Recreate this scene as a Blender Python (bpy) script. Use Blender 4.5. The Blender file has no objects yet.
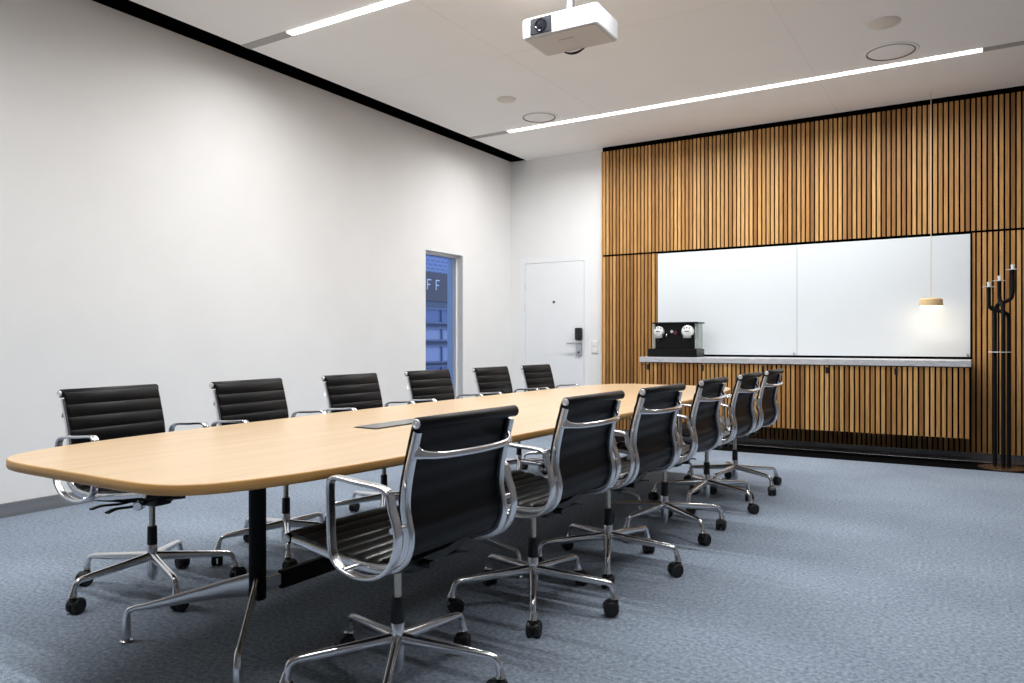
import bpy, bmesh, math, random
from math import sin, cos, pi, radians as rad, sqrt
from mathutils import Vector as V, Matrix as M
random.seed(7)
sc = bpy.context.scene
COL = sc.collection

# ------------------------------------------------------------------ materials
def s2l(c):
    return tuple((x / 12.92 if x <= .04045 else ((x + .055) / 1.055) ** 2.4) for x in (v / 255. for v in c))

def mat(name, rgb=(200, 200, 200), rough=.5, metal=0., spec=.5, emit=None, estr=0., trans=0., alpha=1., coat=0.):
    m = bpy.data.materials.new(name); m.use_nodes = True
    b = m.node_tree.nodes['Principled BSDF']
    b.inputs['Base Color'].default_value = (*s2l(rgb), 1)
    b.inputs['Roughness'].default_value = rough
    b.inputs['Metallic'].default_value = metal
    b.inputs['Specular IOR Level'].default_value = spec
    b.inputs['Transmission Weight'].default_value = trans
    b.inputs['Alpha'].default_value = alpha
    b.inputs['Coat Weight'].default_value = coat
    if emit:
        b.inputs['Emission Color'].default_value = (*s2l(emit), 1)
        b.inputs['Emission Strength'].default_value = estr
    return m

def nodes(m):
    return m.node_tree.nodes, m.node_tree.links, m.node_tree.nodes['Principled BSDF']

def ramp(N, stops):
    r = N.new('ShaderNodeValToRGB'); e = r.color_ramp.elements
    while len(e) < len(stops): e.new(.5)
    for k, (p, c) in enumerate(stops):
        e[k].position = p; e[k].color = (*s2l(c), 1)
    return r

def noisy(m, c0, c1, scale=(1, 1, 1), nscale=5., detail=6., bump=0., bscale=None, dist=.01, rough=.5, lo=.3, hi=.7):
    """object-space noise colour (and bump)"""
    N, L, b = nodes(m)
    tc = N.new('ShaderNodeTexCoord'); mp = N.new('ShaderNodeMapping'); mp.inputs['Scale'].default_value = scale
    L.new(tc.outputs['Object'], mp.inputs['Vector'])
    n = N.new('ShaderNodeTexNoise'); n.inputs['Scale'].default_value = nscale; n.inputs['Detail'].default_value = detail
    n.inputs['Roughness'].default_value = rough
    L.new(mp.outputs['Vector'], n.inputs['Vector'])
    r = ramp(N, [(lo, c0), (hi, c1)]); L.new(n.outputs['Fac'], r.inputs['Fac']); L.new(r.outputs['Color'], b.inputs['Base Color'])
    if bump:
        n2 = n
        if bscale:
            n2 = N.new('ShaderNodeTexNoise'); n2.inputs['Scale'].default_value = bscale; n2.inputs['Detail'].default_value = 3
            L.new(mp.outputs['Vector'], n2.inputs['Vector'])
        bp = N.new('ShaderNodeBump'); bp.inputs['Strength'].default_value = bump; bp.inputs['Distance'].default_value = dist
        L.new(n2.outputs['Fac'], bp.inputs['Height']); L.new(bp.outputs['Normal'], b.inputs['Normal'])
    return m

MWALL = noisy(mat('wall_paint', rough=.7, spec=.3), (237, 237, 236), (240, 240, 239), nscale=3, bump=.03, bscale=180, dist=.002)
MCEIL = noisy(mat('ceiling_plaster', rough=.8, spec=.25), (247, 244, 240), (249, 246, 242), nscale=2, bump=.02, bscale=150, dist=.002)
MWALL2 = noisy(mat('grey_wall_felt', rough=.9, spec=.1), (112, 112, 114), (120, 120, 122), nscale=20)
MSEAM = mat('ceiling_seam', (234, 228, 222), .9)
MBLACK = mat('matt_black', (5, 5, 6), .9, spec=.06)
MVOID = mat('shadow_gap_black', (3, 3, 3), .95, spec=0.)
MCARPET = mat('blue_grey_carpet', rough=.95, spec=.1)
def carpet():
    N, L, b = nodes(MCARPET)
    tc = N.new('ShaderNodeTexCoord')
    n = N.new('ShaderNodeTexNoise'); n.inputs['Scale'].default_value = 230; n.inputs['Detail'].default_value = 2
    n3 = N.new('ShaderNodeTexNoise'); n3.inputs['Scale'].default_value = 60; n3.inputs['Detail'].default_value = 3
    n2 = N.new('ShaderNodeTexNoise'); n2.inputs['Scale'].default_value = 1.1; n2.inputs['Detail'].default_value = 3
    for k in (n, n2, n3): L.new(tc.outputs['Object'], k.inputs['Vector'])
    mxn = N.new('ShaderNodeMix'); mxn.data_type = 'FLOAT'; mxn.inputs[0].default_value = .45
    L.new(n.outputs['Fac'], mxn.inputs[2]); L.new(n3.outputs['Fac'], mxn.inputs[3])
    r = ramp(N, [(.32, (86, 95, 107)), (.68, (178, 192, 209))])
    r2 = ramp(N, [(.35, (236, 236, 238)), (.65, (255, 255, 255))])
    L.new(mxn.outputs[0], r.inputs['Fac']); L.new(n2.outputs['Fac'], r2.inputs['Fac'])
    mx = N.new('ShaderNodeMix'); mx.data_type = 'RGBA'; mx.blend_type = 'MULTIPLY'; mx.inputs[0].default_value = 1
    L.new(r.outputs['Color'], mx.inputs[6]); L.new(r2.outputs['Color'], mx.inputs[7]); L.new(mx.outputs[2], b.inputs['Base Color'])
    bp = N.new('ShaderNodeBump'); bp.inputs['Strength'].default_value = .15; bp.inputs['Distance'].default_value = .002
    L.new(n.outputs['Fac'], bp.inputs['Height']); L.new(bp.outputs['Normal'], b.inputs['Normal'])
carpet()
MALU_SKIRT = noisy(mat('grey_skirting', rough=.45, metal=.35), (128, 130, 134), (140, 142, 146), (1, .05, 1), 30)
MPOL = noisy(mat('polished_aluminium', rough=.2, metal=1.), (226, 226, 228), (238, 238, 240), nscale=4)
MSAT = mat('satin_aluminium', (196, 197, 200), .28, 1.)
MPISTON = mat('steel_piston', (182, 176, 164), .25, 1.)
MLEATH = noisy(mat('black_leather', rough=.42, spec=.2), (7, 7, 9), (11, 11, 13), nscale=25, bump=.12, bscale=420, dist=.001)
MLSEAT = noisy(mat('black_seat_leather', rough=.3, spec=.75), (9, 9, 11), (14, 14, 16), nscale=25, bump=.1, bscale=420, dist=.001)  # same leather as the back, lighter and glossier copy for the seat sheen
MPLAST = mat('black_plastic', (14, 14, 15), .4)
MRUB = mat('caster_rubber', (20, 20, 22), .55)
MSTEELB = mat('black_powder_steel', (6, 6, 7), .6, spec=.2)

def wood_top():
    m = mat('beech_veneer', rough=.3, spec=.65)
    N, L, b = nodes(m)
    tc = N.new('ShaderNodeTexCoord'); mp = N.new('ShaderNodeMapping'); mp.inputs['Scale'].default_value = (9, .55, 9)
    L.new(tc.outputs['Object'], mp.inputs['Vector'])
    n = N.new('ShaderNodeTexNoise'); n.inputs['Scale'].default_value = 2.4; n.inputs['Detail'].default_value = 7; n.inputs['Distortion'].default_value = .4
    L.new(mp.outputs['Vector'], n.inputs['Vector'])
    r = ramp(N, [(.3, (204, 173, 133)), (.5, (211, 181, 142)), (.72, (218, 189, 151))])
    L.new(n.outputs['Fac'], r.inputs['Fac']); L.new(r.outputs['Color'], b.inputs['Base Color'])
    return m
MTOP = wood_top()
MEDGE = noisy(mat('beech_edge', rough=.4), (196, 146, 84), (214, 166, 102), (3, 3, 30), 2.5)

PITCH = .0455
def slat_wood():
    """oak, each slat its own tone (white noise on the slat index) with fine vertical grain"""
    m = mat('oak_slats', rough=.5, spec=.35)
    N, L, b = nodes(m)
    tc = N.new('ShaderNodeTexCoord'); sx = N.new('ShaderNodeSeparateXYZ'); L.new(tc.outputs['Object'], sx.inputs[0])
    d = N.new('ShaderNodeMath'); d.operation = 'DIVIDE'; d.inputs[1].default_value = PITCH; L.new(sx.outputs['X'], d.inputs[0])
    f = N.new('ShaderNodeMath'); f.operation = 'FLOOR'; L.new(d.outputs[0], f.inputs[0])
    oi = N.new('ShaderNodeObjectInfo')
    ad = N.new('ShaderNodeMath'); ad.operation = 'ADD'; L.new(f.outputs[0], ad.inputs[0]); L.new(oi.outputs['Random'], ad.inputs[1])
    wn = N.new('ShaderNodeTexWhiteNoise'); wn.noise_dimensions = '1D'; L.new(ad.outputs[0], wn.inputs['W'])
    r = ramp(N, [(0, (150, 104, 56)), (.3, (186, 136, 78)), (.6, (203, 153, 91)), (1, (224, 176, 112))])
    L.new(wn.outputs['Value'], r.inputs['Fac'])
    mp = N.new('ShaderNodeMapping'); mp.inputs['Scale'].default_value = (60, 60, 2.2); L.new(tc.outputs['Object'], mp.inputs['Vector'])
    n = N.new('ShaderNodeTexNoise'); n.inputs['Scale'].default_value = 2.; n.inputs['Detail'].default_value = 6; n.inputs['Distortion'].default_value = .6
    L.new(mp.outputs['Vector'], n.inputs['Vector'])
    r2 = ramp(N, [(.3, (205, 200, 195)), (.65, (255, 255, 255))]); L.new(n.outputs['Fac'], r2.inputs['Fac'])
    mx = N.new('ShaderNodeMix'); mx.data_type = 'RGBA'; mx.blend_type = 'MULTIPLY'; mx.inputs[0].default_value = 1
    L.new(r.outputs['Color'], mx.inputs[6]); L.new(r2.outputs['Color'], mx.inputs[7]); L.new(mx.outputs[2], b.inputs['Base Color'])
    return m
MSLAT = slat_wood()
MBOARD = noisy(mat('white_glass_board', rough=.22, spec=.5), (221, 227, 231), (224, 230, 234), nscale=1)
MZINC = noisy(mat('zinc_worktop', rough=.35, metal=.2), (190, 190, 194), (216, 217, 220), (1, 1, 4), 14, detail=8)
MSTRIP = noisy(mat('steel_floor_plate', rough=.25, metal=.7), (120, 119, 122), (140, 139, 142), nscale=6)
MDOOR = noisy(mat('door_paint', rough=.5), (236, 238, 240), (239, 241, 243), nscale=2)
MWHITE = mat('white_plastic', (228, 230, 232), .4)
MWHITE2 = mat('warm_white_enamel', (240, 240, 238), .35)
MGREYUND = mat('grey_plastic', (196, 192, 188), .55)
MCHAN = mat('grey_light_channel', (172, 168, 164), .6)
MLED = mat('led_diffuser', (255, 255, 255), .5, emit=(252, 252, 252), estr=10.)
MBULB = mat('opal_glow', (255, 255, 255), .4, emit=(255, 236, 205), estr=15.)
MOAKL = noisy(mat('light_oak_turned', rough=.45), (220, 186, 138), (230, 200, 154), (2, 2, 20), 3)
MCORD = mat('pale_textile_cord', (208, 196, 176), .8)
MGLASS = mat('window_glass', (235, 242, 255), .02, trans=1.); nodes(MGLASS)[2].inputs['IOR'].default_value = 1.05
MTANK = mat('frosted_tank', (222, 234, 228), .15, trans=.6)
MCLEAR = mat('clear_glass', (250, 252, 252), .15, trans=.25)
MCOPPER = mat('brown_bronze', (150, 122, 100), .25, .85)
MCHROME = mat('bright_chrome', (225, 226, 228), .12, 1.)
MCAP = mat('brushed_cap', (236, 236, 238), .45, .75)
MLENS = mat('lens_glass', (16, 18, 26), .08, coat=.5)
MDARKG = mat('dark_grey_plastic', (58, 58, 64), .4)
MREDB = mat('dark_red_button', (96, 20, 44), .35)
MFRAMEW = mat('window_frame_white', (243, 243, 244), .45)
MFRAMEB = mat('outer_frame_aluminium', (168, 188, 214), .5)  # blue of the dusk light put into the frame colour

# ------------------------------------------------------------------ mesh helpers
def smooth(me, on=True):
    for p in me.polygons: p.use_smooth = on

def link(name, me, mats, parent=None, sm=False):
    if not isinstance(mats, (list, tuple)): mats = [mats]
    for m in mats: me.materials.append(m)
    if sm: smooth(me)
    o = bpy.data.objects.new(name, me); COL.objects.link(o)
    if parent: o.parent = parent
    return o

def obj(name, bm, mats, parent=None, sm=False, auto=None):
    bmesh.ops.recalc_face_normals(bm, faces=bm.faces[:])
    if auto is not None:
        for e in bm.edges:
            if len(e.link_faces) == 2 and e.calc_face_angle(0) > auto: e.smooth = False
        sm = True
    me = bpy.data.meshes.new(name); bm.to_mesh(me); bm.free()
    return link(name, me, mats, parent, sm)

def mesh_of(bm, name, auto=.6):
    bmesh.ops.recalc_face_normals(bm, faces=bm.faces[:])
    for e in bm.edges:
        if len(e.link_faces) == 2 and e.calc_face_angle(0) > auto: e.smooth = False
    me = bpy.data.meshes.new(name); bm.to_mesh(me); bm.free(); smooth(me)
    return me

def box(bm, x0, x1, y0, y1, z0, z1, bev=0., mi=0, mtx=None):
    vs = [bm.verts.new((x, y, z)) for x in (x0, x1) for y in (y0, y1) for z in (z0, z1)]
    fs = [bm.faces.new([vs[i] for i in q]) for q in ((0, 1, 3, 2), (4, 6, 7, 5), (0, 4, 5, 1), (2, 3, 7, 6), (0, 2, 6, 4), (1, 5, 7, 3))]
    for f in fs: f.material_index = mi
    if bev:
        es = list({e for f in fs for e in f.edges})
        r = bmesh.ops.bevel(bm, geom=es, offset=bev, segments=2, affect='EDGES', profile=.5)
        for f in r['faces']: f.material_index = mi
        vs = list({v for f in r['faces'] for v in f.verts} | {v for v in vs if v.is_valid})
    if mtx: bmesh.ops.transform(bm, matrix=mtx, verts=[v for v in vs if v.is_valid])
    return bm

def BOX(x0, x1, y0, y1, z0, z1, bev=0., mtx=None):
    return box(bmesh.new(), x0, x1, y0, y1, z0, z1, bev, 0, mtx)

def rings(bm, rs, closed=False, caps=True, mi=0):
    """skin a list of vertex rings"""
    R = [[bm.verts.new(p) for p in r] for r in rs]
    n = len(R[0]); seq = list(zip(R, R[1:])) + ([(R[-1], R[0])] if closed else [])
    for a, b in seq:
        for k in range(n):
            f = bm.faces.new((a[k], a[(k + 1) % n], b[(k + 1) % n], b[k])); f.material_index = mi
    if caps and not closed:
        for r in (R[0], R[-1]):
            f = bm.faces.new(r); f.material_index = mi
    return bm

def lathe(bm, prof, n=24, c=(0, 0, 0), axis='z', mi=0):
    rs = []
    for r, z in prof:
        ring = []
        for k in range(n):
            a = 2 * pi * k / n; p = (max(r, 1e-4) * cos(a), max(r, 1e-4) * sin(a), z)
            if axis == 'y': p = (p[0], p[2], p[1])
            if axis == 'x': p = (p[2], p[0], p[1])
            ring.append((p[0] + c[0], p[1] + c[1], p[2] + c[2]))
        rs.append(ring)
    return rings(bm, rs, mi=mi)

def catmull(P, n=6, closed=False):
    P = [V(p) for p in P]; out = []; m = len(P)
    for i in range(m if closed else m - 1):
        if closed: a, b, c, d = P[i - 1], P[i], P[(i + 1) % m], P[(i + 2) % m]
        else: a, b, c, d = P[max(i - 1, 0)], P[i], P[i + 1], P[min(i + 2, m - 1)]
        for k in range(n):
            t = k / n
            out.append(.5 * ((2 * b) + (c - a) * t + (2 * a - 5 * b + 4 * c - d) * t * t + (3 * b - a - 3 * c + d) * t ** 3))
    if not closed: out.append(P[-1].copy())
    return out

def rrect(w, h, r, n=3):
    """rounded rectangle section, (u, v)"""
    out = []
    for cx, cy, a0 in ((w / 2 - r, h / 2 - r, 0), (-w / 2 + r, h / 2 - r, 90), (-w / 2 + r, -h / 2 + r, 180), (w / 2 - r, -h / 2 + r, 270)):
        for k in range(n + 1):
            a = rad(a0 + 90 * k / n); out.append((cx + r * cos(a), cy + r * sin(a)))
    return out

def sweep(bm, path, sect, lateral=V((0, 1, 0)), closed=False, scale=None, mi=0):
    """sweep a (u lateral, v normal) section along a path lying across `lateral`"""
    P = [V(p) for p in path]; n = len(P); rs = []
    for i in range(n):
        a = P[i - 1] if (i or closed) else P[i]; b = P[(i + 1) % n] if (i < n - 1 or closed) else P[i]
        t = (b - a).normalized(); lat = (lateral - t * lateral.dot(t)).normalized(); nor = lat.cross(t).normalized()
        su, sv = scale(i / (n - 1)) if scale else (1, 1)
        rs.append([P[i] + lat * (u * su) + nor * (v * sv) for u, v in sect])
    return rings(bm, rs, closed, mi=mi)

def circ(r=1., n=12):
    return [(r * cos(2 * pi * k / n), r * sin(2 * pi * k / n)) for k in range(n)]

def tube(bm, path, r, n=12, closed=False, lateral=None, mi=0):
    """round tube along any 3-D path; r number or function of 0..1"""
    P = [V(p) for p in path]; m = len(P); rs = []
    t0 = (P[1] - P[0]).normalized()
    u = (lateral or (V((0, 0, 1)) if abs(t0.z) < .9 else V((1, 0, 0)))); u = (u - t0 * u.dot(t0)).normalized()
    for i in range(m):
        t = ((P[min(i + 1, m - 1)] - P[max(i - 1, 0)])).normalized()
        u = (u - t * u.dot(t)).normalized(); w = t.cross(u); q = r(i / (m - 1)) if callable(r) else r
        rs.append([P[i] + u * (q * cos(2 * pi * k / n)) + w * (q * sin(2 * pi * k / n)) for k in range(n)])
    return rings(bm, rs, closed, mi=mi)

def thing(name, label, cat, loc=(0, 0, 0), rz=0., group=None):
    o = bpy.data.objects.new(name, None); COL.objects.link(o)
    o.empty_display_size = .1; o.location = loc; o.rotation_euler = (0, 0, rz)
    o['label'] = label; o['category'] = cat
    if group: o['group'] = group
    return o

def tag(o, label, cat, group=None):
    o['label'] = label; o['category'] = cat
    if group: o['group'] = group
    return o

def struct(name, bm, mats, label=None, cat=None, parent=None, auto=None):
    o = obj(name, bm, mats, parent, auto=auto); o['kind'] = 'structure'
    if label: o['label'] = label
    if cat: o['category'] = cat
    return o

# ------------------------------------------------------------------ room shell
XL, XR, YB, YD, ZC = -5.27, 1.15, -3.2, 8.52, 3.505      # left wall, right wall, back wall, door wall, ceiling
SX0, YS = -3.925, 8.46                                     # slatted wall: left end, face of the slats
EYE = 1.12

struct('floor', BOX(XL - .2, XR + .2, YB - .2, YD + .2, -.12, 0), MCARPET, 'blue-grey loop carpet covering the meeting room floor', 'floor')

# left wall with the tall window opening (one mesh with a real hole)
WY0, WY1, WZ0, WZ1, XO = 6.683, 7.415, .0, 2.16, XL - .19
bm = bmesh.new()
for y0, y1, z0, z1 in ((YB - .2, WY0, 0, 3.62), (WY1, YD + .2, 0, 3.62), (WY0, WY1, WZ1, 3.62)):
    box(bm, XO, XL, y0, y1, z0, z1)
struct('wall_left', bm, MWALL, 'long bare white wall left of the table', 'wall')
struct('wall_back', BOX(XL - .2, XR + .2, YB - .2, YB, 0, 3.62), MWALL2, 'grey wall behind the viewer', 'wall')
struct('wall_right', BOX(XR, XR + .2, YB, YD + .2, 0, 3.62), MWALL2, 'grey wall right of the viewer', 'wall')
# door wall with a door opening
DX0, DX1, DZ = -5.075, -4.165, 2.165
bm = bmesh.new()
for x0, x1, z0, z1 in ((XL, DX0, 0, 3.62), (DX1, XR, 0, 3.62), (DX0, DX1, DZ, 3.62)):
    box(bm, x0, x1, YD, YD + .2, z0, z1)
struct('wall_front', bm, MWALL, 'narrow white wall around the door beside the slatted wall', 'wall')

# ceiling stops short of the left wall: a black slot runs along it
struct('ceiling', BOX(XL + .235, XR, YB, YD, ZC, ZC + .11), MCEIL, 'off-white plasterboard ceiling', 'ceiling')
struct('trim_1', BOX(XL, XL + .235, YB, YD, ZC + .004, ZC + .11), MVOID, 'black slot between the ceiling and the long white wall', 'trim')
bm = bmesh.new()
for sx in (-3.33, -1.222): box(bm, sx - .002, sx + .002, YB, YD, ZC - .0008, ZC)
for sy in (2.1, 5.3): box(bm, XL + .235, XR, sy - .002, sy + .002, ZC - .0008, ZC)
struct('trim_2', bm, MSEAM, 'thin joints between the ceiling boards', 'trim')

# skirtings
struct('baseboard_left', BOX(XL, XL + .014, YB, WY0, 0, .09, .002), MALU_SKIRT, 'grey metal skirting along the long white wall', 'baseboard')
struct('baseboard_front', BOX(XL + .014, DX0 - .05, YD - .014, YD, 0, .09, .002), MALU_SKIRT, 'grey metal skirting left of the door', 'baseboard')

# slatted oak wall: comb section swept upright, one mesh per panel
def comb(name, x0, x1, yf, z0, z1, parent=None, depth=.024, back=.014, gap=.0155, origin=0):
    """slats on a black backing as one closed comb-shaped solid; x runs left to right, face at yf"""
    n0 = math.ceil((x0 - 1e-6) / PITCH); n1 = math.floor((x1 + 1e-6) / PITCH)
    pts = [(x0, yf + depth + back, 1)]; fl = []
    edge = [(x0, yf + depth)]
    bm = bmesh.new(); cur = x0; prof = []; kinds = []
    def seg(x, y, k): prof.append((x, y)); kinds.append(k)
    for i in range(n0 - 1, n1 + 1):
        a, b = max(i * PITCH + gap / 2, x0), min((i + 1) * PITCH - gap / 2, x1)
        if b - a < .006: continue
        seg(a, yf + depth, 0 if True else 1); seg(a, yf, 0); seg(b, yf, 0); seg(b, yf + depth, 1)
    low = [bm.verts.new((x, y, z0)) for x, y in prof]; hi = [bm.verts.new((x, y, z1)) for x, y in prof]
    for i in range(len(prof) - 1):
        f = bm.faces.new((low[i], low[i + 1], hi[i + 1], hi[i])); f.material_index = kinds[i]
    bl = [bm.verts.new((x, yf + depth + back, z)) for x, z in ((prof[0][0], z0), (prof[-1][0], z0), (prof[-1][0], z1), (prof[0][0], z1))]
    for q in ((low[0], hi[0], bl[3], bl[0]), (low[-1], bl[1], bl[2], hi[-1]), (bl[0], bl[3], bl[2], bl[1])):
        f = bm.faces.new(q); f.material_index = 1
    # top and bottom: slat ends in wood, backing strip in black
    for ring, ba, bb in ((low, bl[0], bl[1]), (hi, bl[3], bl[2])):
        for i in range(0, len(prof) - 3, 4): bm.faces.new(ring[i:i + 4]).material_index = 0
        base = [ba]
        for i in range(0, len(prof) - 3, 4): base += [ring[i], ring[i + 3]]
        bm.faces.new(base + [bb]).material_index = 1
    return obj(name, bm, [MSLAT, MBLACK], parent)

ZG = 2.172                                  # dark joint above the whiteboard
BX0, BX1 = -3.195, -.043                     # whiteboard
def spanel(name, label, *a):
    o = comb(name, *a); o['kind'] = 'structure'; o['label'] = label; o['category'] = 'wall panel'; return o
SXR = XR - .02
spanel('wall_panel', 'upper row of vertical oak slats above the whiteboard', SX0, SXR, YS, ZG + .011, 3.452)
spanel('wall_panel', 'vertical oak slats left of the whiteboard and below the joint', SX0, BX0 - .012, YS, .055, ZG - .011)
spanel('wall_panel', 'vertical oak slats right of the whiteboard behind the candelabra', BX1 + .012, SXR, YS, .055, ZG - .011)
spanel('wall_panel', 'vertical oak slats in shade below the hanging cabinet', BX0 - .012, BX1 + .012, YS, .055, .9)
struct('trim_3', BOX(SX0 + .012, SXR, YS + .005, YD, 3.44, ZC), MVOID, 'black strip between the oak slats and the ceiling', 'trim')
struct('trim_4', BOX(SX0 + .006, SXR, YS + .010, YD, ZG - .012, ZG + .012), MVOID, 'dark joint between upper and lower oak slats', 'trim')
struct('trim_5', BOX(SX0 - .001, SX0 + .0135, YS, YD, .055, 3.452, .001), MSLAT, 'oak end strip at the left of the slatted wall', 'trim')
struct('baseboard_right', BOX(SX0, SXR, YS + .012, YD, 0, .055, .002), MSTRIP, 'grey metal skirting under the oak slats', 'baseboard')
struct('trim_6', BOX(SX0, SXR, 8.19, YS + .012, 0, .008, .002), MSTRIP, 'grey steel floor strip along the slatted wall', 'trim')
struct('trim_7', BOX(SX0, SXR, 7.70, 8.19, 0, .006, .002), MBLACK, 'black floor strip in front of the slatted wall', 'trim')

# ------------------------------------------------------------------ window and what is outside
win = bpy.data.objects.new('window_1', None); COL.objects.link(win); win['kind'] = 'structure'
win['label'] = 'narrow full-height window in the white wall, blue dusk outside'; win['category'] = 'window'
def sub(name, bm, m, p, auto=None):
    o = obj(name, bm, m, p, auto=auto); o['kind'] = 'structure'; return o
xg = XL - .115
bm = bmesh.new()
for y0, y1, z0, z1 in ((WY0, WY1, WZ1 - .035, WZ1 - .0), (WY0, WY0 + .03, .05, WZ1 - .035), (WY1 - .022, WY1, .05, WZ1 - .035), (WY0, WY1, 0, .05)):
    box(bm, xg - .02, xg + .03, y0, y1, z0, z1, .003)
sub('window_frame', bm, MFRAMEW, win)
sub('glass_pane', BOX(xg - .006, xg, WY0 + .025, WY1 - .018, .045, WZ1 - .03), MGLASS, win)
bm = bmesh.new()
for y0, y1, z0, z1 in ((WY0, WY0 + .02, .0, WZ1), (WY1 - .02, WY1, .0, WZ1), (WY0 + .02, WY1 - .02, WZ1 - .03, WZ1)):
    box(bm, XO - .03, xg - .022, y0, y1, z0, z1, .002)
sub('outer_frame', bm, MFRAMEB, win)
bm = bmesh.new()
for y0, y1, z0, z1 in ((WY0, WY0 + .006, .0, WZ1), (WY1 - .006, WY1, .0, WZ1), (WY0 + .006, WY1 - .006, WZ1 - .006, WZ1)):
    box(bm, xg + .03, XL + .001, y0, y1, z0, z1)
sub('reveal_brightener', bm, MFRAMEW, win)  # white liner added to brighten the jambs and head of the opening

# building and pavement across the street, dusk light's blue put into their colours
MBRICK = mat('dusk_brick', rough=.9)
def brick():
    N, L, b = nodes(MBRICK)
    tc = N.new('ShaderNodeTexCoord'); mp = N.new('ShaderNodeMapping'); mp.inputs['Rotation'].default_value = (0, rad(90), rad(90))
    sep = N.new('ShaderNodeSeparateXYZ'); cb = N.new('ShaderNodeCombineXYZ')
    L.new(tc.outputs['Object'], sep.inputs[0]); L.new(sep.outputs['Y'], cb.inputs['X']); L.new(sep.outputs['Z'], cb.inputs['Y'])
    t = N.new('ShaderNodeTexBrick'); t.inputs['Scale'].default_value = 3.2
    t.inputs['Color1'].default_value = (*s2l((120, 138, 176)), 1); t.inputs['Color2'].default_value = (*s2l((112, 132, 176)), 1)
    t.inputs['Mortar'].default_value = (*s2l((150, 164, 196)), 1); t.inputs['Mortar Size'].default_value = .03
    L.new(cb.outputs[0], t.inputs['Vector']); L.new(t.outputs['Color'], b.inputs['Base Color'])
brick()
bx = -9.
bl = thing('street_building', 'brick building with a dark sign board seen through the narrow window', 'building', (bx, 11.5, 0))
obj('wall', BOX(-.4, 0, -4, 6, -.1, 5.5), MBRICK, bl)
sgn = obj('sign_board', BOX(0, .05, -4, .88, 1.9, 2.46, .004), mat('sign_grey', (92, 92, 100), .7), bl)
MLET = mat('sign_letter', (214, 226, 240), .5)
def letterF(y):
    bm = bmesh.new(); h, w, s = .2, .12, .020
    pts = [(0, 0), (s, 0), (s, h * .44), (w * .8, h * .44), (w * .8, h * .44 + s), (s, h * .44 + s), (s, h - s), (w, h - s), (w, h), (0, h)]
    a = [bm.verts.new((.05, y + p, 2.12 + q)) for p, q in pts]; b = [bm.verts.new((.062, y + p, 2.12 + q)) for p, q in pts]
    bm.faces.new(a); bm.faces.new(b)
    for i in range(len(pts)): bm.faces.new((a[i], a[(i + 1) % len(pts)], b[(i + 1) % len(pts)], b[i]))
    return obj('letter', bm, MLET, sgn)
letterF(-.10); letterF(.17)
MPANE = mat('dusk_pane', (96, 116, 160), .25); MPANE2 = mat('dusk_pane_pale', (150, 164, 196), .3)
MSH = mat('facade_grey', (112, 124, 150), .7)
for y0, y1, z0, z1, pm in ((-.2, .66, 1.50, 1.74, MPANE), (-.2, .66, 1.16, 1.36, MPANE2), (-.2, .66, .74, 1.02, MPANE2), (-.2, .66, .34, .62, MPANE), (-2.2, -.5, .74, 1.74, MPANE), (1.3, 2.6, .7, 1.7, MPANE)):
    bm = bmesh.new()
    t = .035
    for a, b, c, d in ((y0, y1, z0 - t, z0), (y0, y1, z1, z1 + t), (y0 - t, y0, z0 - t, z1 + t), (y1, y1 + t, z0 - t, z1 + t), ((y0 * .35 + y1 * .65) - .02, (y0 * .35 + y1 * .65) + .02, z0, z1)):
        box(bm, 0, .05, a, b, c, d)
    w = obj('facade_window', bm, MSH, bl); obj('pane', BOX(.004, .016, y0, y1, z0, z1), pm, w)
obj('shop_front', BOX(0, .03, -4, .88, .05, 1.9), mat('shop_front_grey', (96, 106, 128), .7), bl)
for w in [o for o in bl.children if o.name.startswith('facade_window')]: w.location.x = .03
tag(obj('street_pavement', BOX(bx, XO - .05, 5, 18, -.12, -.02), mat('pavement_dusk', (120, 140, 190), .8)), 'dusk-blue pavement outside the narrow window', 'pavement')
bpy.data.objects['street_pavement']['kind'] = 'structure'

# ------------------------------------------------------------------ door
door = bpy.data.objects.new('door_1', None); COL.objects.link(door); door['kind'] = 'structure'
door['label'] = 'white flush door with electronic lock in the narrow white wall'; door['category'] = 'door'
sub('door_leaf', BOX(DX0 + .028, DX1 - .028, YD - .004, YD + .045, .008, DZ - .028, .002), MDOOR, door)
bm = bmesh.new()
for x0, x1, z0, z1 in ((DX0 - .05, DX0 + .024, 0, DZ - .024), (DX1 - .024, DX1 + .05, 0, DZ - .024), (DX0 - .05, DX1 + .05, DZ - .024, DZ + .05)):
    box(bm, x0, x1, YD - .003, YD + .08, z0, z1, .001)
sub('door_frame', bm, MDOOR, door)
for z in (1.845, 1.565, .25):
    sub('hinge', lathe(bmesh.new(), [(.0, z - .05), (.009, z - .05), (.009, z + .05), (.0, z + .05)], 12, (DX0 + .026, YD - .014, 0)), MWHITE, door, .5)
sub('peephole', lathe(bmesh.new(), [(0, -.012), (.014, -.012), (.016, -.006), (.016, 0)], 16, (-4.62, YD - .004, 1.628), 'y'), MDARKG, door, .5)
lx = -4.255
lk = sub('lock_plate', BOX(lx - .042, lx + .042, YD - .028, YD - .004, .945, 1.138, .008), MSAT, door)
sub('card_reader', BOX(lx - .048, lx + .048, YD - .05, YD - .004, 1.14, 1.292, .012), MPLAST, door)
h = tube(bmesh.new(), catmull([(lx + .01, YD - .028, 1.098), (lx + .01, YD - .068, 1.098), (lx - .02, YD - .075, 1.098), (lx - .145, YD - .072, 1.094)], 5), .010, 10)
sub('door_handle', h, MSAT, door, .8)
sub('keyhole', lathe(bmesh.new(), [(0, -.008), (.013, -.008), (.013, .002)], 14, (lx, YD - .028, .985), 'y'), MDARKG, door, .5)

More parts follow.
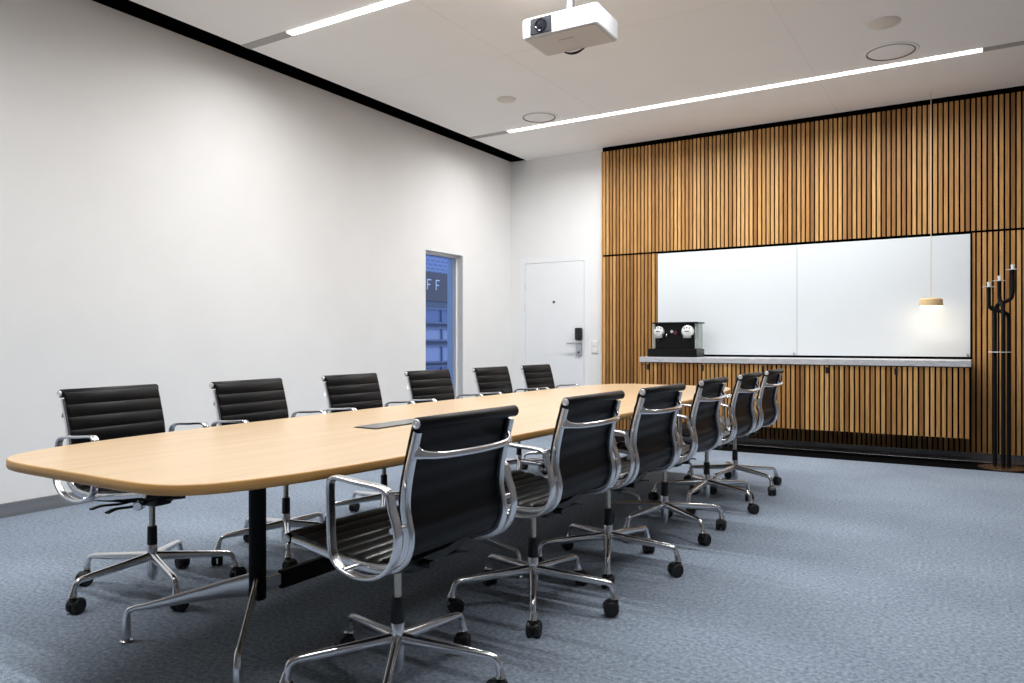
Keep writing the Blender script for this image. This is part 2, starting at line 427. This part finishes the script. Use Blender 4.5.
swx = -4.04
sw = thing('light_switch', 'white double light switch between door and slatted wall', 'switch', (swx, YD, 0))
obj('switch_frame', BOX(-.041, .041, -.010, 0, .975, 1.13, .003), MWHITE, sw)
for z in (1.014, 1.09): obj('rocker', BOX(-.03, .03, -.016, -.009, z - .034, z + .034, .003), MWHITE2, sw)

# ------------------------------------------------------------------ ceiling fittings
LAMP_W, LAMP_S = 103., rad(165)
def strip(y, label, x0=-4.52, x1=.045):
    t = thing('strip_light', label, 'ceiling light', (0, y, ZC), 0, 'recessed linear lights')
    obj('diffuser', BOX(x0, x1, -.031, .031, -.006, -.001, .001), MLED, t)
    la = bpy.data.lights.new('strip_lamp', 'AREA'); la.shape = 'RECTANGLE'; la.size = x1 - x0; la.size_y = .06
    la.energy = LAMP_W * (.86 if y < 2 else 1.); la.spread = LAMP_S; la.color = (.988, .995, 1.)
    lo = bpy.data.objects.new('strip_lamp', la); COL.objects.link(lo); lo.parent = t; lo.location = ((x0 + x1) / 2, 0, -.008)
    bm = bmesh.new(); box(bm, XL + .235, x0, -.045, .045, -.004, 0); obj('light_channel', bm, MCHAN, t)
    bm = bmesh.new(); box(bm, x1, XR, -.045, .045, -.004, 0); obj('light_channel', bm, MCHAN, t)
    return t
strip(4.05, 'long linear light in the ceiling nearer the viewer, left of the projector')
strip(7.25, 'long linear light in the ceiling in front of the slatted wall')
strip(.85, 'linear ceiling light above the near end of the table')

def speaker(x, y, r, label):
    t = thing('ceiling_speaker', label, 'ceiling speaker', (x, y, ZC), 0)
    obj('trim_ring', lathe(bmesh.new(), [(r * .87, -.001), (r * .87, -.006), (r * .9, -.009), (r * .97, -.007), (r, -.002), (r, 0)], 40), MCEIL, t, auto=.9)
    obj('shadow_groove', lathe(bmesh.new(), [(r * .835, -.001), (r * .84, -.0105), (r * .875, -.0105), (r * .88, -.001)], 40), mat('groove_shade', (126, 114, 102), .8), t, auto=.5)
    obj('grille', lathe(bmesh.new(), [(0, -.008), (r * .6, -.008), (r * .8, -.006), (r * .83, -.002)], 40), MCEIL, t, auto=.9)
speaker(-3.95, 6.95, .20, 'round ceiling speaker at the left end of the far linear light')
speaker(-.597, 6.90, .21, 'round ceiling speaker at the right end of the far linear light')
MDISC = mat('beige_cover', (226, 218, 208), .7)
for x, y, r, lab in ((-3.935, 6.27, .096, 'small flat ceiling cover near the left round speaker'), (-.585, 6.245, .115, 'small flat ceiling cover near the right round speaker')):
    tag(obj('ceiling_cover', lathe(bmesh.new(), [(r, 0), (r, -.003), (r * .94, -.009), (0, -.010)], 32, (x, y, ZC)), MDISC, auto=.8), lab, 'ceiling cover')

# projector hanging from the ceiling
PXc, PYc, PZ = -2.27, 4.41, 3.1
pj = thing('projector', 'white ceiling projector hanging on a short pole above the table', 'projector', (PXc, PYc, PZ), rad(1.2))
pw, pd, ph = .54, .345, .13
bm = bmesh.new()
prof = rrect(pw, pd, .022, 5)
rings(bm, [[(x * s, y * s, z) for x, y in prof] for s, z in ((.965, 0), (.99, .006), (1, .02), (1, ph - .012), (.985, ph - .003), (.96, ph))])
pb = obj('body', bm, mat('projector_white', (206, 208, 211), .4), pj, auto=.5)
obj('underside', BOX(-pw * .46, pw * .46, -pd * .45, pd * .45, -.003, .002, .001), MGREYUND, pj)
obj('lens_recess', BOX(-pw * .5 + .062, -pw * .5 + .222, -pd / 2 - .003, -pd / 2 + .02, .012, ph - .01, .004), mat('lens_surround', (22, 24, 32), .35), pj)
bm = lathe(bmesh.new(), [(.044, .001), (.044, -.004), (.037, -.005), (.033, -.001), (.028, -.001), (.02, -.004), (.0, -.006)], 28, (-pw * .5 + .142, -pd / 2 - .002, .066), 'y')
obj('lens', bm, MLENS, pj, auto=.5)
bm = bmesh.new()
arc = [(-.13 + .165 * k / 12, pd * .46, .004 - .026 * sin(pi * k / 12) ** .8) for k in range(13)]
tube(bm, arc, lambda t: .003 + .006 * sin(pi * t), 10)
obj('cable_loop', bm, MPLAST, pj, auto=.8)
obj('name_plate', BOX(-.06, .05, -.05, -.043, -.0042, -.002), mat('grey_print', (140, 136, 132), .6), pj)
obj('side_panel_line', BOX(pw / 2 - .001, pw / 2 + .0012, -.06, -.054, .02, ph - .02), MGREYUND, pj)
obj('mount_plate', BOX(-.11, .11, -.1, .1, ph - .001, ph + .014, .003), MWHITE, pj)
obj('mount_pole', lathe(bmesh.new(), [(.0, ph + .013), (.028, ph + .013), (.028, ZC - PZ - .012), (.06, ZC - PZ - .012), (.06, ZC - PZ), (0, ZC - PZ)], 24), MSAT, pj, auto=.5)

# ------------------------------------------------------------------ whiteboard, worktop, cabinet
YW = YS - .005
wb = thing('whiteboard', 'wide white glass whiteboard on the slatted wall', 'whiteboard', (BX0, YW, 0))
BW = BX1 - BX0; zb0, zb1 = .972, ZG - .02
obj('frame', BOX(-.012, BW + .012, -.006, .03, zb0 - .022, zb1 + .006, .002), MBLACK, wb)
mid = BW * .497
for x0, x1 in ((.004, mid - .0015), (mid + .0015, BW - .004)):
    obj('glass_panel', BOX(x0, x1, -.016, -.005, zb0, zb1, .0015), MBOARD, wb)
for x in (.05, mid - .03, BW - .025):
    obj('mounting_stud', lathe(bmesh.new(), [(0, -.026), (.011, -.026), (.012, -.016), (.012, -.012)], 14, (x, 0, zb0 + .018), 'y'), MSAT, wb, auto=.5)

CX0, CX1, YF = -3.205, -.04, 7.93                 # cabinet left, right, front
ZT = .948
tag(obj('worktop', BOX(CX0 - .004, CX1 + .004, YF - .012, YS - .008, ZT - .058, ZT, .004), MZINC), 'long grey zinc worktop under the whiteboard', 'worktop')
cb = thing('wall_cabinet', 'floating oak-slatted cabinet under the grey worktop', 'cabinet', (0, 0, 0))
obj('body', BOX(CX0 + .004, CX1 - .004, YF + .045, YS - .01, .25, ZT - .066, .002), MBLACK, cb)
def xat(px, Y):
    a = (px - 512) / 752.; th = math.atan(464 / 752.)
    return Y * (-sin(th) + cos(th) * a) / (cos(th) + sin(th) * a)
bnd = [CX0] + [round(xat(p, YF) / PITCH) * PITCH for p in (695, 756, 819.5, 888)] + [CX1]
lat = [xat(p, YF) for p in (648, 702.5, 763, 827, 896)]
for i in range(5):
    d = comb('door', bnd[i] + .002, bnd[i + 1] - .002, YF, .243, ZT - .066, cb, depth=.022, back=.018)
    lt = obj('latch', BOX(lat[i] - .014, lat[i] + .014, YF - .006, YF + .012, .808, .868, .003), MPLAST, d)
# coffee machine
cm = thing('coffee_machine', 'black two-head coffee machine on the left end of the worktop', 'coffee machine', (xat(679, 8.12), 8.12, ZT))
MGLOSSB = mat('gloss_black', (7, 7, 8), .3, spec=.3)
WL, WR = .29, .25
obj('drip_base', BOX(-WL - .02, WR, -.15, .12, 0, .092, .006), MGLOSSB, cm)
obj('body', BOX(-WL + .042, WR - .05, -.08, .12, .092, .372, .004), MGLOSSB, cm)
obj('top_plate', BOX(-WL + .02, WR + .004, -.13, .12, .370, .386, .004), MGLOSSB, cm)
for x0, x1 in ((-WL + .004, -WL + .041), (WR - .049, WR - .002)):
    obj('water_tank', BOX(x0, x1, -.07, .07, .093, .369, .006), MTANK, cm)
for cx, rr in ((-.195, .056), (.135, .066)):
    zc = .285
    hd = obj('brew_head', lathe(bmesh.new(), [(0, -.055), (rr * .7, -.055), (rr * .93, -.048), (rr, -.036), (rr, 0)], 30, (cx, -.08, zc), 'y'), MWHITE2, cm, auto=.6)
    bm = bmesh.new(); rings(bm, [[(cx - w, -.08, z), (cx + w, -.08, z), (cx + w, -.128, z), (cx - w, -.128, z)] for w, z in ((.048, zc - .04), (.042, zc - .075))])
    obj('spout_block', bm, MSAT, hd)
    obj('slot', BOX(cx - .024, cx + .024, -.1365, -.133, zc - .006, zc + .003), MPLAST, hd)
    for k in (-1, 0, 1):
        obj('button', lathe(bmesh.new(), [(0, -.004), (.007, -.004), (.007, .003)], 12, (cx + .03 * k, -.1335, zc + .041 - abs(k) * .006), 'y'), MPLAST, hd)
    obj('spout', lathe(bmesh.new(), [(.009, zc - .105), (.016, zc - .075), (.0, zc - .072)], 12, (cx, -.105, 0)), MPLAST, hd, auto=.5)
obj('milk_lever', lathe(bmesh.new(), [(0, -.03), (.017, -.03), (.017, 0)], 16, (-.045, -.08, .282), 'y'), MCHROME, cm, auto=.5)
obj('steam_knob', lathe(bmesh.new(), [(0, -.028), (.02, -.028), (.022, 0)], 16, (-.005, -.08, .268), 'y'), MREDB, cm, auto=.5)
obj('steam_wand', tube(bmesh.new(), catmull([(-.1, -.08, .262), (-.1, -.11, .252), (-.105, -.115, .225)], 4), .008, 10), MCHROME, cm, auto=.6)

# pendant lamp in front of the whiteboard
pl = thing('pendant_lamp', 'small glowing pendant lamp hanging in front of the whiteboard', 'pendant lamp', (xat(931, 8.15), 8.15, 1.455))
obj('lamp_shade', lathe(bmesh.new(), [(.0, .078), (.03, .078), (.088, .072), (.098, .062), (.1, 0), (.094, 0), (.092, .055), (.0, .066)], 36), MOAKL, pl, auto=.5)
obj('diffuser', lathe(bmesh.new(), [(.0, .045), (.088, .04), (.09, .004), (.082, -.018), (.055, -.034), (0, -.04)], 36), MBULB, pl, auto=.9)
obj('cord', lathe(bmesh.new(), [(.0035, .076), (.0035, ZC - 1.46)], 8), MCORD, pl, auto=.9)

# ------------------------------------------------------------------ floor candelabra
cd = thing('floor_candelabra', 'tall black three-armed floor candelabra beside the whiteboard', 'candelabra', (.20, 7.90, .006))
obj('base_plate', lathe(bmesh.new(), [(0, 0), (.19, 0), (.19, .006), (.182, .010), (0, .011)], 48), MCOPPER, cd, auto=.5)
poles = {'L': (-.06, .05), 'M': (.0, -.045), 'R': (.048, .03)}
def pole(path):
    return obj('candle_arm', tube(bmesh.new(), path, .0165, 14), MSTEELB, cd, auto=.8)
zt = .006
pole([(-.057, .05, .009)] + [(-.057, .05, 1.30)] + catmull([(-.057, .05, 1.36), (-.05, .045, 1.415), (-.02, .03, 1.452), (.025, .012, 1.468), (.06, .005, 1.492), (.072, .0, 1.54), (.073, .0, 1.60), (.073, 0, 1.74)], 6))
pole([(.003, -.045, .009), (.003, -.045, 1.33)] + catmull([(.003, -.045, 1.38), (-.004, -.03, 1.43), (-.018, .01, 1.47), (-.024, .03, 1.52), (-.024, .03, 1.56), (-.024, .03, 1.648)], 6))
pole([(.047, .03, .009), (.047, .03, 1.27)] + catmull([(.047, .03, 1.31), (.035, .02, 1.352), (-.01, -.005, 1.378), (-.065, -.012, 1.392), (-.098, -.012, 1.425), (-.103, -.012, 1.47), (-.103, -.012, 1.594)], 6))
for x, y, z in ((.073, 0, 1.74), (-.024, .03, 1.648), (-.103, -.012, 1.594)):
    p = obj('drip_plate', lathe(bmesh.new(), [(.0, z), (.05, z + .001), (.052, z + .004), (.05, z + .006), (.018, z + .005), (0, z + .005)], 28, (x, y, 0)), MCLEAR, cd, auto=.6)
    obj('candle_cup', lathe(bmesh.new(), [(.0, z + .005), (.014, z + .005), (.012, z + .02), (.016, z + .045), (.013, z + .047), (.0, z + .035)], 18, (x, y, 0)), MCLEAR, p, auto=.6)
obj('spacer_plate', lathe(bmesh.new(), [(0, 1.018), (.088, 1.018), (.09, 1.021), (.088, 1.024), (0, 1.024)], 40, (-.02, .01, 0)), MCLEAR, cd, auto=.5)

# ------------------------------------------------------------------ conference table
TX, TY, TH, TZ, TT = -2.284, 3.815, 2.612, .735, .031
tb = thing('conference_table', 'long boat-shaped beech conference table on black posts and chrome feet', 'table', (TX, TY, 0))
def outline(ins=0.):
    n = 7.1; hw = lambda u: .6835 - .0332 * (u * TH / 1.9) ** 2
    q = []
    for k in range(-24, 25): q.append((k / 24 * .86, None))
    t0 = math.asin(.86 ** (n / 2))
    right = [(hw(u) * (1 - abs(u) ** n) ** (1 / n), u * TH) for u, _ in q]
    for k in range(1, 41):
        th = t0 + (pi / 2 - t0) * (k / 40) ** 1.0
        u = sin(th) ** (2 / n); w = max(cos(th), 0) ** (2 / n)
        right.append((hw(u) * w, u * TH))
    low = [(x, -y) for x, y in right[49:-1]][::-1]
    right = [(0, -TH)] + low + right
    P = right + [(-x, y) for x, y in right[1:-1]][::-1]
    # thin out near-duplicates, inset along normals
    out = [P[0]]
    for p in P[1:]:
        if (V(p) - V(out[-1])).length > .006: out.append(p)
    if (V(out[-1]) - V(out[0])).length < .006: out.pop()
    if not ins: return out
    m = len(out); r = []
    for i in range(m):
        t = (V(out[(i + 1) % m]) - V(out[i - 1])).normalized()
        r.append((out[i][0] - t.y * ins, out[i][1] + t.x * ins))
    return r
bm = bmesh.new(); IN = .004
ri = [[(x, y, z) for x, y in outline(i)] for i, z in ((IN, TZ - .003), (IN, TZ))]
rings(bm, ri, caps=False)
bm.verts.ensure_lookup_table(); nn = len(ri[0]); bm.faces.new(bm.verts[nn:2 * nn])
bm2 = [[(x, y, TZ - TT) for x, y in outline(IN)]]
vs = [bm.verts.new(p) for p in bm2[0]]
for k in range(nn): bm.faces.new((bm.verts[k] if False else bm.verts[k], vs[k], vs[(k + 1) % nn], bm.verts[(k + 1) % nn])) if False else None
bm.verts.ensure_lookup_table()
for k in range(nn):
    bm.faces.new((vs[k], vs[(k + 1) % nn], bm.verts[(k + 1) % nn], bm.verts[k]))
bm.faces.new(vs)
obj('tabletop', bm, MTOP, tb, auto=.5)
bm = bmesh.new()
rings(bm, [[(x, y, z) for x, y in outline(i)] for i, z in ((IN, TZ), (.0015, TZ - .001), (0, TZ - .004), (0, TZ - TT + .006), (.002, TZ - TT + .001), (IN, TZ - TT), (IN + .0005, TZ - TT + .01), (IN + .0005, TZ - .01))], closed=True)
e = obj('edge_band', bm, MEDGE, tb, auto=.9); e['label'] = 'honey-coloured rounded wood edge'

def splay_leg(ang, ln, parent):
    d = V((cos(ang), sin(ang), 0)); lat_ = V((-sin(ang), cos(ang), 0))
    bm = bmesh.new()
    P = [d * r + V((0, 0, z)) for r, z in ((.025, .196), (.12, .182), (.25, .158), (ln - .07, .128), (ln - .03, .123))]
    hh = [.088, .066, .046, .026, .022]; ww = [.018, .018, .018, .019, .020]
    rs = [[p + lat_ * u * w + V((0, 0, v * h)) for u, v in rrect(1, 1, .3, 3)] for p, h, w in zip(P, hh, ww)]
    for rr, z, w in ((ln - .008, .116, .023), (ln + .0, .098, .025), (ln + .002, .07, .030), (ln + .003, .03, .036), (ln + .003, .014, .037)):
        f = max(0., min(1., (.13 - z) / .03)); t = V((0, 0, -1)) * f + d * (1 - f); t.normalize(); nv = lat_.cross(t) * -1
        c = d * rr + V((0, 0, z))
        rs.append([c + lat_ * u * w + nv * v * w for u, v in rrect(1, 1, .45, 3)])
    rings(bm, rs)
    o = obj('leg', bm, MPOL, parent, auto=.7)
    g = obj('glide', lathe(bmesh.new(), [(0, 0), (.021, 0), (.023, .004), (.016, .009), (.014, .018), (0, .018)], 20, tuple(d * (ln + .003))), MSAT, o, auto=.5)
    return o
cols = (-1.888, -.75, .75, 1.888)
for i, y in enumerate(cols):
    cpost = obj('post', lathe(bmesh.new(), [(0, .140), (.029, .140), (.032, .144), (.032, .66), (.05, .675), (.05, TZ - TT), (0, TZ - TT)], 28), MSTEELB, tb, auto=.5)
    cpost.location = (-.043, y, 0)
    obj('top_bracket', BOX(-.36, .36, -.03, .03, TZ - TT - .022, TZ - TT, .004), MSTEELB, cpost)
    s = -1 if i < 2 else 1
    angs = (rad(-47), rad(-142)) if i == 0 else (rad(45), rad(135)) if i == 3 else (0, pi)
    for a in angs:
        l = splay_leg(a, .473, tb); l.location = (-.043, y, 0)
for a, b in zip(cols, cols[1:]):
    obj('stretcher', BOX(-.057, -.029, a + .11, b - .11, .150, .220, .003), MSTEELB, tb)
    for y0, y1 in ((a + .025, a + .112), (b - .112, b - .025)):
        obj('stretcher_bracket', BOX(-.052, -.034, y0, y1, .162, .212, .006), MPOL, tb)
# cable lid let into the top
lid = obj('cable_lid', BOX(-.078, .045, -1.32, -.86, TZ, TZ + .006, .0015), noisy(mat('lid_aluminium', rough=.22, metal=.9), (150, 152, 150), (170, 172, 170), nscale=4), tb)
lid['label'] = 'grey metal cable lid'
obj('lid_rim', BOX(-.084, .051, -1.327, -.853, TZ, TZ + .002), MBLACK, tb)

# ------------------------------------------------------------------ chairs (forward = +X)
HB = .232
RIB = [(-.276, .892), (-.262, .845), (-.243, .775), (-.228, .71), (-.223, .655), (-.228, .62), (-.236, .58), (-.233, .54), (-.216, .503), (-.181, .477), (-.13, .464), (-.06, .461), (.03, .468), (.12, .479), (.20, .490), (.262, .497)]
RP = [V((x, 0, z)) for x, z in RIB]; FRAME_P = [V((-.2685, 0, .868))] + RP[2:-1] + [V((.252, 0, .4955))]
def ribpath(n=5): return catmull(RP, n)
MS = {}
def build_meshes():
    # side frame: cast rib, deeper towards the middle, thickened at the ends round the rods
    bm = bmesh.new(); pth = catmull(FRAME_P, 5)
    sweep(bm, pth, rrect(.022, .030, .008, 3), scale=lambda t: (1, .72 + .42 * sin(pi * min(1, t * 1.02)) ** .8))
    MS['frame'] = mesh_of(bm, 'side_frame', .8)
    # leather sling: welted ribs along its length, split in back and seat
    def sling(pts, name, w, off, sg):
        P = catmull(pts, 26); n = len(P); s = [0.]
        for a, b in zip(P, P[1:]): s.append(s[-1] + (b - a).length)
        bm = bmesh.new(); rs = []
        for i in range(n):
            t = (P[min(i + 1, n - 1)] - P[max(i - 1, 0)]).normalized(); nor = V((0, 1, 0)).cross(t).normalized()
            k = abs(sin(pi * s[i] / .056)) ** .5; kb = sin(pi * s[i] / .056) ** 2
            tf, tr = .0035 + .0075 * k, .004 + .0022 * kb; c = P[i] + nor * off
            e = .0045
            rs.append([c + V((0, y, 0)) + nor * v for y, v in ((-w, -e), (-w + .01, -tf if sg < 0 else -tr), (0, -tf - .0008 if sg < 0 else -tr), (w - .01, -tf if sg < 0 else -tr), (w, -e), (w, e), (w - .01, tr if sg < 0 else tf), (0, tr if sg < 0 else tf + .0008), (-w + .01, tr if sg < 0 else tf), (-w, e))])
        rings(bm, rs); return mesh_of(bm, name, 1.1)
    SGN = -1
    MS['back'] = sling(RP[0:11], 'backrest', .238, SGN * .0165, SGN)
    MS['seat'] = sling(RP[10:], 'seat', .238, SGN * .0165, SGN)
    # leather roll round the top rod and the front rod
    for nm, (x, z), r in (('roll', RIB[0], .0185), ('front', RIB[-1], .017)):
        MS[nm] = mesh_of(lathe(bmesh.new(), [(0, -.2455), (r * .86, -.2455), (r, -.242), (r, .242), (r * .86, .2455), (0, .2455)], 20, (x, 0, z), 'y'), nm, .7)
        MS[nm + 'cap'] = mesh_of(lathe(bmesh.new(), [(0, .004), (r * .3, .004), (r * .36, .0026), (r * .44, .0044), (r * .68, .004), (r * .76, .002), (r * .76, -.004), (0, -.004)], 24, (x, 0, z), 'y'), nm + '_cap', .7)
    # bowed stretcher across the back
    P = catmull([(-.260, -.234, .812), (-.278, -.21, .803), (-.300, -.15, .798), (-.310, 0, .796), (-.300, .15, .798), (-.278, .21, .803), (-.260, .234, .812)], 8)
    bm = bmesh.new(); rs = []; m = len(P)
    for i in range(m):
        t = (P[min(i + 1, m - 1)] - P[max(i - 1, 0)]).normalized(); up = V((0.35, 0, 1)); up = (up - t * up.dot(t)).normalized(); w_ = t.cross(up)
        q = abs(2 * i / (m - 1) - 1); hh = .011 + .016 * q ** 5; dd = .0075
        rs.append([P[i] + up * (hh * cos(a)) + w_ * (dd * sin(a)) for a in [2 * pi * j / 14 for j in range(14)]])
    rings(bm, rs); MS['stretch'] = mesh_of(bm, 'back_stretcher', .8)
    # arm loop
    A = [(-.224, .655), (-.215, .694), (-.184, .712), (-.08, .719), (-.02, .724), (.006, .721), (.020, .698), (.018, .61), (.014, .525), (.004, .490), (-.028, .463), (-.09, .449), (-.150, .455), (-.200, .478), (-.233, .522), (-.245, .575), (-.237, .622)]
    bm = bmesh.new(); sweep(bm, catmull([(x, 0, z) for x, z in A], 5, True), rrect(.032, .0125, .0055, 3), closed=True)
    MS['arm'] = mesh_of(bm, 'armrest', .9)
    bm = bmesh.new()
    for x, z in ((-.232, .60), (-.045, .461)): lathe(bm, [(0, -.016), (.008, -.016), (.008, .024), (0, .024)], 12, (x, 0, z), 'y')
    MS['bolt'] = mesh_of(lathe(bmesh.new(), [(0, -.034), (.009, -.034), (.009, .034), (0, .034)], 12, (0, 0, 0), 'y'), 'arm_bolt', .6); bm.free()
    # tilt mechanism
    bm = bmesh.new()
    rings(bm, [[(x * a, y * b, z) for x, y in rrect(.17, .1, .02, 3)] for a, b, z in ((.6, .6, .372), (.9, .9, .378), (1, 1, .392), (1, 1, .418), (.9, .9, .426))])
    MS['mech'] = mesh_of(bm, 'tilt_mechanism', .6)
    bm = bmesh.new(); rings(bm, [[(x, y * s, z + (.02 if 0 else 0)) for x, z in ((-.02, h0), (.02, h0), (.02, h1), (-.02, h1))] for y, s, h0, h1 in ((-.228, 1, .428, .448), (-.12, 1, .402, .428), (0, 1, .398, .424), (.12, 1, .402, .428), (.228, 1, .428, .448))])
    MS['cross'] = mesh_of(bm, 'seat_support', .5)
    MS['spar'] = mesh_of(sweep(bmesh.new(), [V(p) for p in ((-.13, 0, .405), (0, 0, .400), (.1, 0, .408), (.20, 0, .424))], rrect(.034, .022, .006, 2), scale=lambda t: (1 - .45 * t, 1 - .4 * t)), 'support_spar', .7)
    MS['lever'] = mesh_of(sweep(bmesh.new(), catmull([(.03, -.05, .395), (.02, -.12, .388), (.015, -.19, .392), (.02, -.235, .385)], 4), rrect(.022, .009, .004, 2), lateral=V((1, 0, 0)), scale=lambda t: (.7 + .6 * t, 1)), 'height_lever', .7)
    MS['knob'] = mesh_of(lathe(bmesh.new(), [(0, -.03), (.018, -.03), (.022, -.025), (.022, .02), (.014, .024), (.01, .06), (0, .06)], 18, (.09, 0, .392), 'x') if False else lathe(bmesh.new(), [(0, .145), (.017, .145), (.021, .14), (.021, .105), (.012, .1), (.012, .08), (0, .08)], 18, (0, 0, .394), 'x'), 'tension_knob', .6)
    # column
    MS['tube'] = mesh_of(lathe(bmesh.new(), [(0, .052), (.014, .052), (.015, .066), (.021, .066), (.0225, .07), (.0225, .205), (.020, .211), (0, .211)], 24), 'base_hub', .6)
    MS['sleeve'] = mesh_of(lathe(bmesh.new(), [(0, .208), (.021, .208), (.0215, .212), (.0205, .288), (.019, .291), (0, .291)], 24), 'gas_lift_sleeve', .6)
    MS['piston'] = mesh_of(lathe(bmesh.new(), [(0, .285), (.0135, .285), (.0135, .398), (0, .398)], 20), 'gas_lift_piston', .6)
    # one star leg along +X
    P = [(.012, .156), (.09, .150), (.20, .142), (.285, .136), (.318, .133), (.335, .124), (.342, .109), (.346, .094), (.350, .078), (.351, .071)]
    P = catmull([(x, 0, z) for x, z in P], 3); n = len(P)
    def leg_scale(t):
        if t < .45: f = t / .45; return (1 - .28 * f, 1 - .42 * f)
        if t < .75: return (.72, .58)
        f = (t - .75) / .25; return (.72 + .34 * f, .62 + .28 * f)
    bm = bmesh.new(); sweep(bm, P, [(.0172 * cos(a), .0205 * sin(a)) for a in [2 * pi * j / 14 for j in range(14)]], scale=leg_scale)
    MS['leg'] = mesh_of(bm, 'leg', .8)
    # caster: two wheels with grooved faces, axle block and hood; origin under the stem
    bm = bmesh.new()
    for s in (-1, 1):
        lathe(bm, [(0, s * .004), (.027, s * .004), (.031, s * .008), (.031, s * .022), (.028, s * .026), (.021, s * .0265), (.020, s * .0245), (.013, s * .0245), (.012, s * .0265), (0, s * .0265)], 24, (-.016, 0, .031), 'y')
    MS['wheels'] = mesh_of(bm, 'caster', .6)
    bm = bmesh.new(); lathe(bm, [(0, .046), (.010, .046), (.015, .054), (.015, .064), (.009, .070), (0, .070)], 16)
    rings(bm, [[(-.016 + r_ * cos(a), y, .031 + r_ * sin(a)) for r_, a in [(.0345, rad(q)) for q in range(20, 165, 12)] + [(.028, rad(q)) for q in range(164, 19, -12)]] for y in (-.019, .019)])
    MS['hood'] = mesh_of(bm, 'caster_fork', .6)
build_meshes()
def put(name, key, m, parent, loc=(0, 0, 0), rz=0.):
    me = MS[key]
    if not me.materials: me.materials.append(m)
    o = bpy.data.objects.new(name, me); COL.objects.link(o); o.parent = parent; o.location = loc; o.rotation_euler = (0, 0, rz); return o

def chair(x, y, head, base, label, group, dz=0., seed=0, sx=0.):
    """head: way the seat faces; base: heading of one star leg (both degrees, world)"""
    rng = random.Random(seed)
    t = thing('office_chair', label, 'chair', (x, y, 0), rad(head), group)
    U = (sx, 0, dz)
    put('backrest', 'back', MLEATH, t, U); put('seat', 'seat', MLSEAT, t, U)
    for s in (-1, 1):
        f = put('side_frame', 'frame', MPOL, t, (sx, s * HB, dz))
        a = put('armrest', 'arm', MPOL, t, (sx, s * (HB + .055), dz))
        for bx_, bz_ in ((-.232, .60), (-.045, .461)):
            put('arm_bolt', 'bolt', MPOL, a, (bx_, -s * .022, bz_), 0 if s > 0 else 0)
    r = put('top_roll', 'roll', MLEATH, t, U); q = put('front_roll', 'front', MLEATH, t, U)
    for s in (-1, 1):
        put('end_cap', 'rollcap', MCAP, r, (0, s * .247, 0), 0).scale = (1, s, 1)
        put('end_cap', 'frontcap', MCAP, q, (0, s * .247, 0), 0).scale = (1, s, 1)
    put('back_stretcher', 'stretch', MPOL, t, U)
    mc = put('tilt_mechanism', 'mech', MPLAST, t, (sx, 0, dz + .014))
    put('support_spar', 'spar', MPLAST, mc); c1 = put('seat_support', 'cross', MPLAST, mc, (-.07, 0, -.002)); put('seat_support', 'cross', MPLAST, mc, (.1, 0, .018))
    put('height_lever', 'lever', MPLAST, mc, (0, 0, 0)); put('height_lever', 'lever', MPLAST, mc, (-.05, 0, .004), rad(-14)); put('tension_knob', 'knob', MCHROME, mc, (-.01, 0, 0), rad(-60))
    put('base_hub', 'tube', MPOL, t); put('gas_lift_sleeve', 'sleeve', MPLAST, t); put('gas_lift_piston', 'piston', MPISTON, t, (0, 0, dz))
    for k in range(5):
        l = put('leg', 'leg', MPOL, t, (0, 0, 0), rad(base - head + 72 * k))
        c = put('caster', 'wheels', MRUB, l, (.351, 0, 0), rad(rng.uniform(-150, 150)))
        h = put('caster_fork', 'hood', MPLAST, l, (.351, 0, 0), c.rotation_euler.z)
    return t

GR, GL = 'black chairs along the near side of the table', 'black chairs along the white wall side of the table'
R = [(-1.60, 1.885, 178, -56), (-1.598, 2.76, 178.5, -60), (-1.56, 3.44, 178, -66), (-1.568, 4.26, 181, -34), (-1.575, 5.10, 180, -20), (-1.58, 5.83, 180, -28)]
RL = ['black ribbed chair nearest the viewer, back turned, largest in the photo',
      'second chair from the viewer in the right-hand row, back turned',
      'third chair from the viewer in the right-hand row, back turned',
      'fourth chair from the viewer in the right-hand row, third from the far end',
      'fifth chair from the viewer in the right-hand row, second from the far end',
      'farthest chair of the right-hand row, smallest, in front of the slatted cabinet']
for i, (x, y, h_, b_) in enumerate(R): chair(x, y, h_, b_, RL[i], GR, 0, 10 + i, -.018)
Lc = [(-3.155, 2.03, 6, -90), (-3.12, 2.77, 5, -40), (-3.14, 3.57, 2, -50), (-3.14, 4.36, 0, -80), (-3.13, 5.18, 0, -60), (-3.11, 5.89, 0, -70)]
LL = ['leftmost black chair facing the viewer, beside the rounded near end of the table',
      'second chair from the left along the white wall, facing the viewer',
      'third chair from the left along the white wall, facing the viewer',
      'chair along the white wall standing in front of the narrow window',
      'second farthest chair of the wall side row, just right of the narrow window',
      'farthest chair of the wall side row, in front of the white door']
for i, (x, y, h_, b_) in enumerate(Lc): chair(x, y, h_, b_, LL[i], GL, 0, 30 + i)

# ------------------------------------------------------------------ sky, camera
w = bpy.data.worlds.new('dusk_sky'); sc.world = w; w.use_nodes = True
bg = w.node_tree.nodes['Background']; bg.inputs['Color'].default_value = (.55, .66, .86, 1); bg.inputs['Strength'].default_value = 1.6

cam = bpy.data.cameras.new('camera'); co = bpy.data.objects.new('camera', cam); COL.objects.link(co)
co.location = (0, 0, EYE); co.rotation_euler = (rad(90), 0, math.atan(464 / 752.))
cam.sensor_width = 36; cam.lens = 752 / 1024 * 36; cam.clip_start = .05
sc.camera = co
sc.view_settings.view_transform = 'Standard'; sc.view_settings.look = 'None'
sc.view_settings.gamma = 1; sc.view_settings.use_curve_mapping = False
sc.view_settings.exposure = 0.
sc.cycles.max_bounces = 10; sc.cycles.diffuse_bounces = 6; sc.cycles.glossy_bounces = 5
sc.cycles.use_denoising = True
sc.cycles.caustics_reflective = False; sc.cycles.caustics_refractive = False
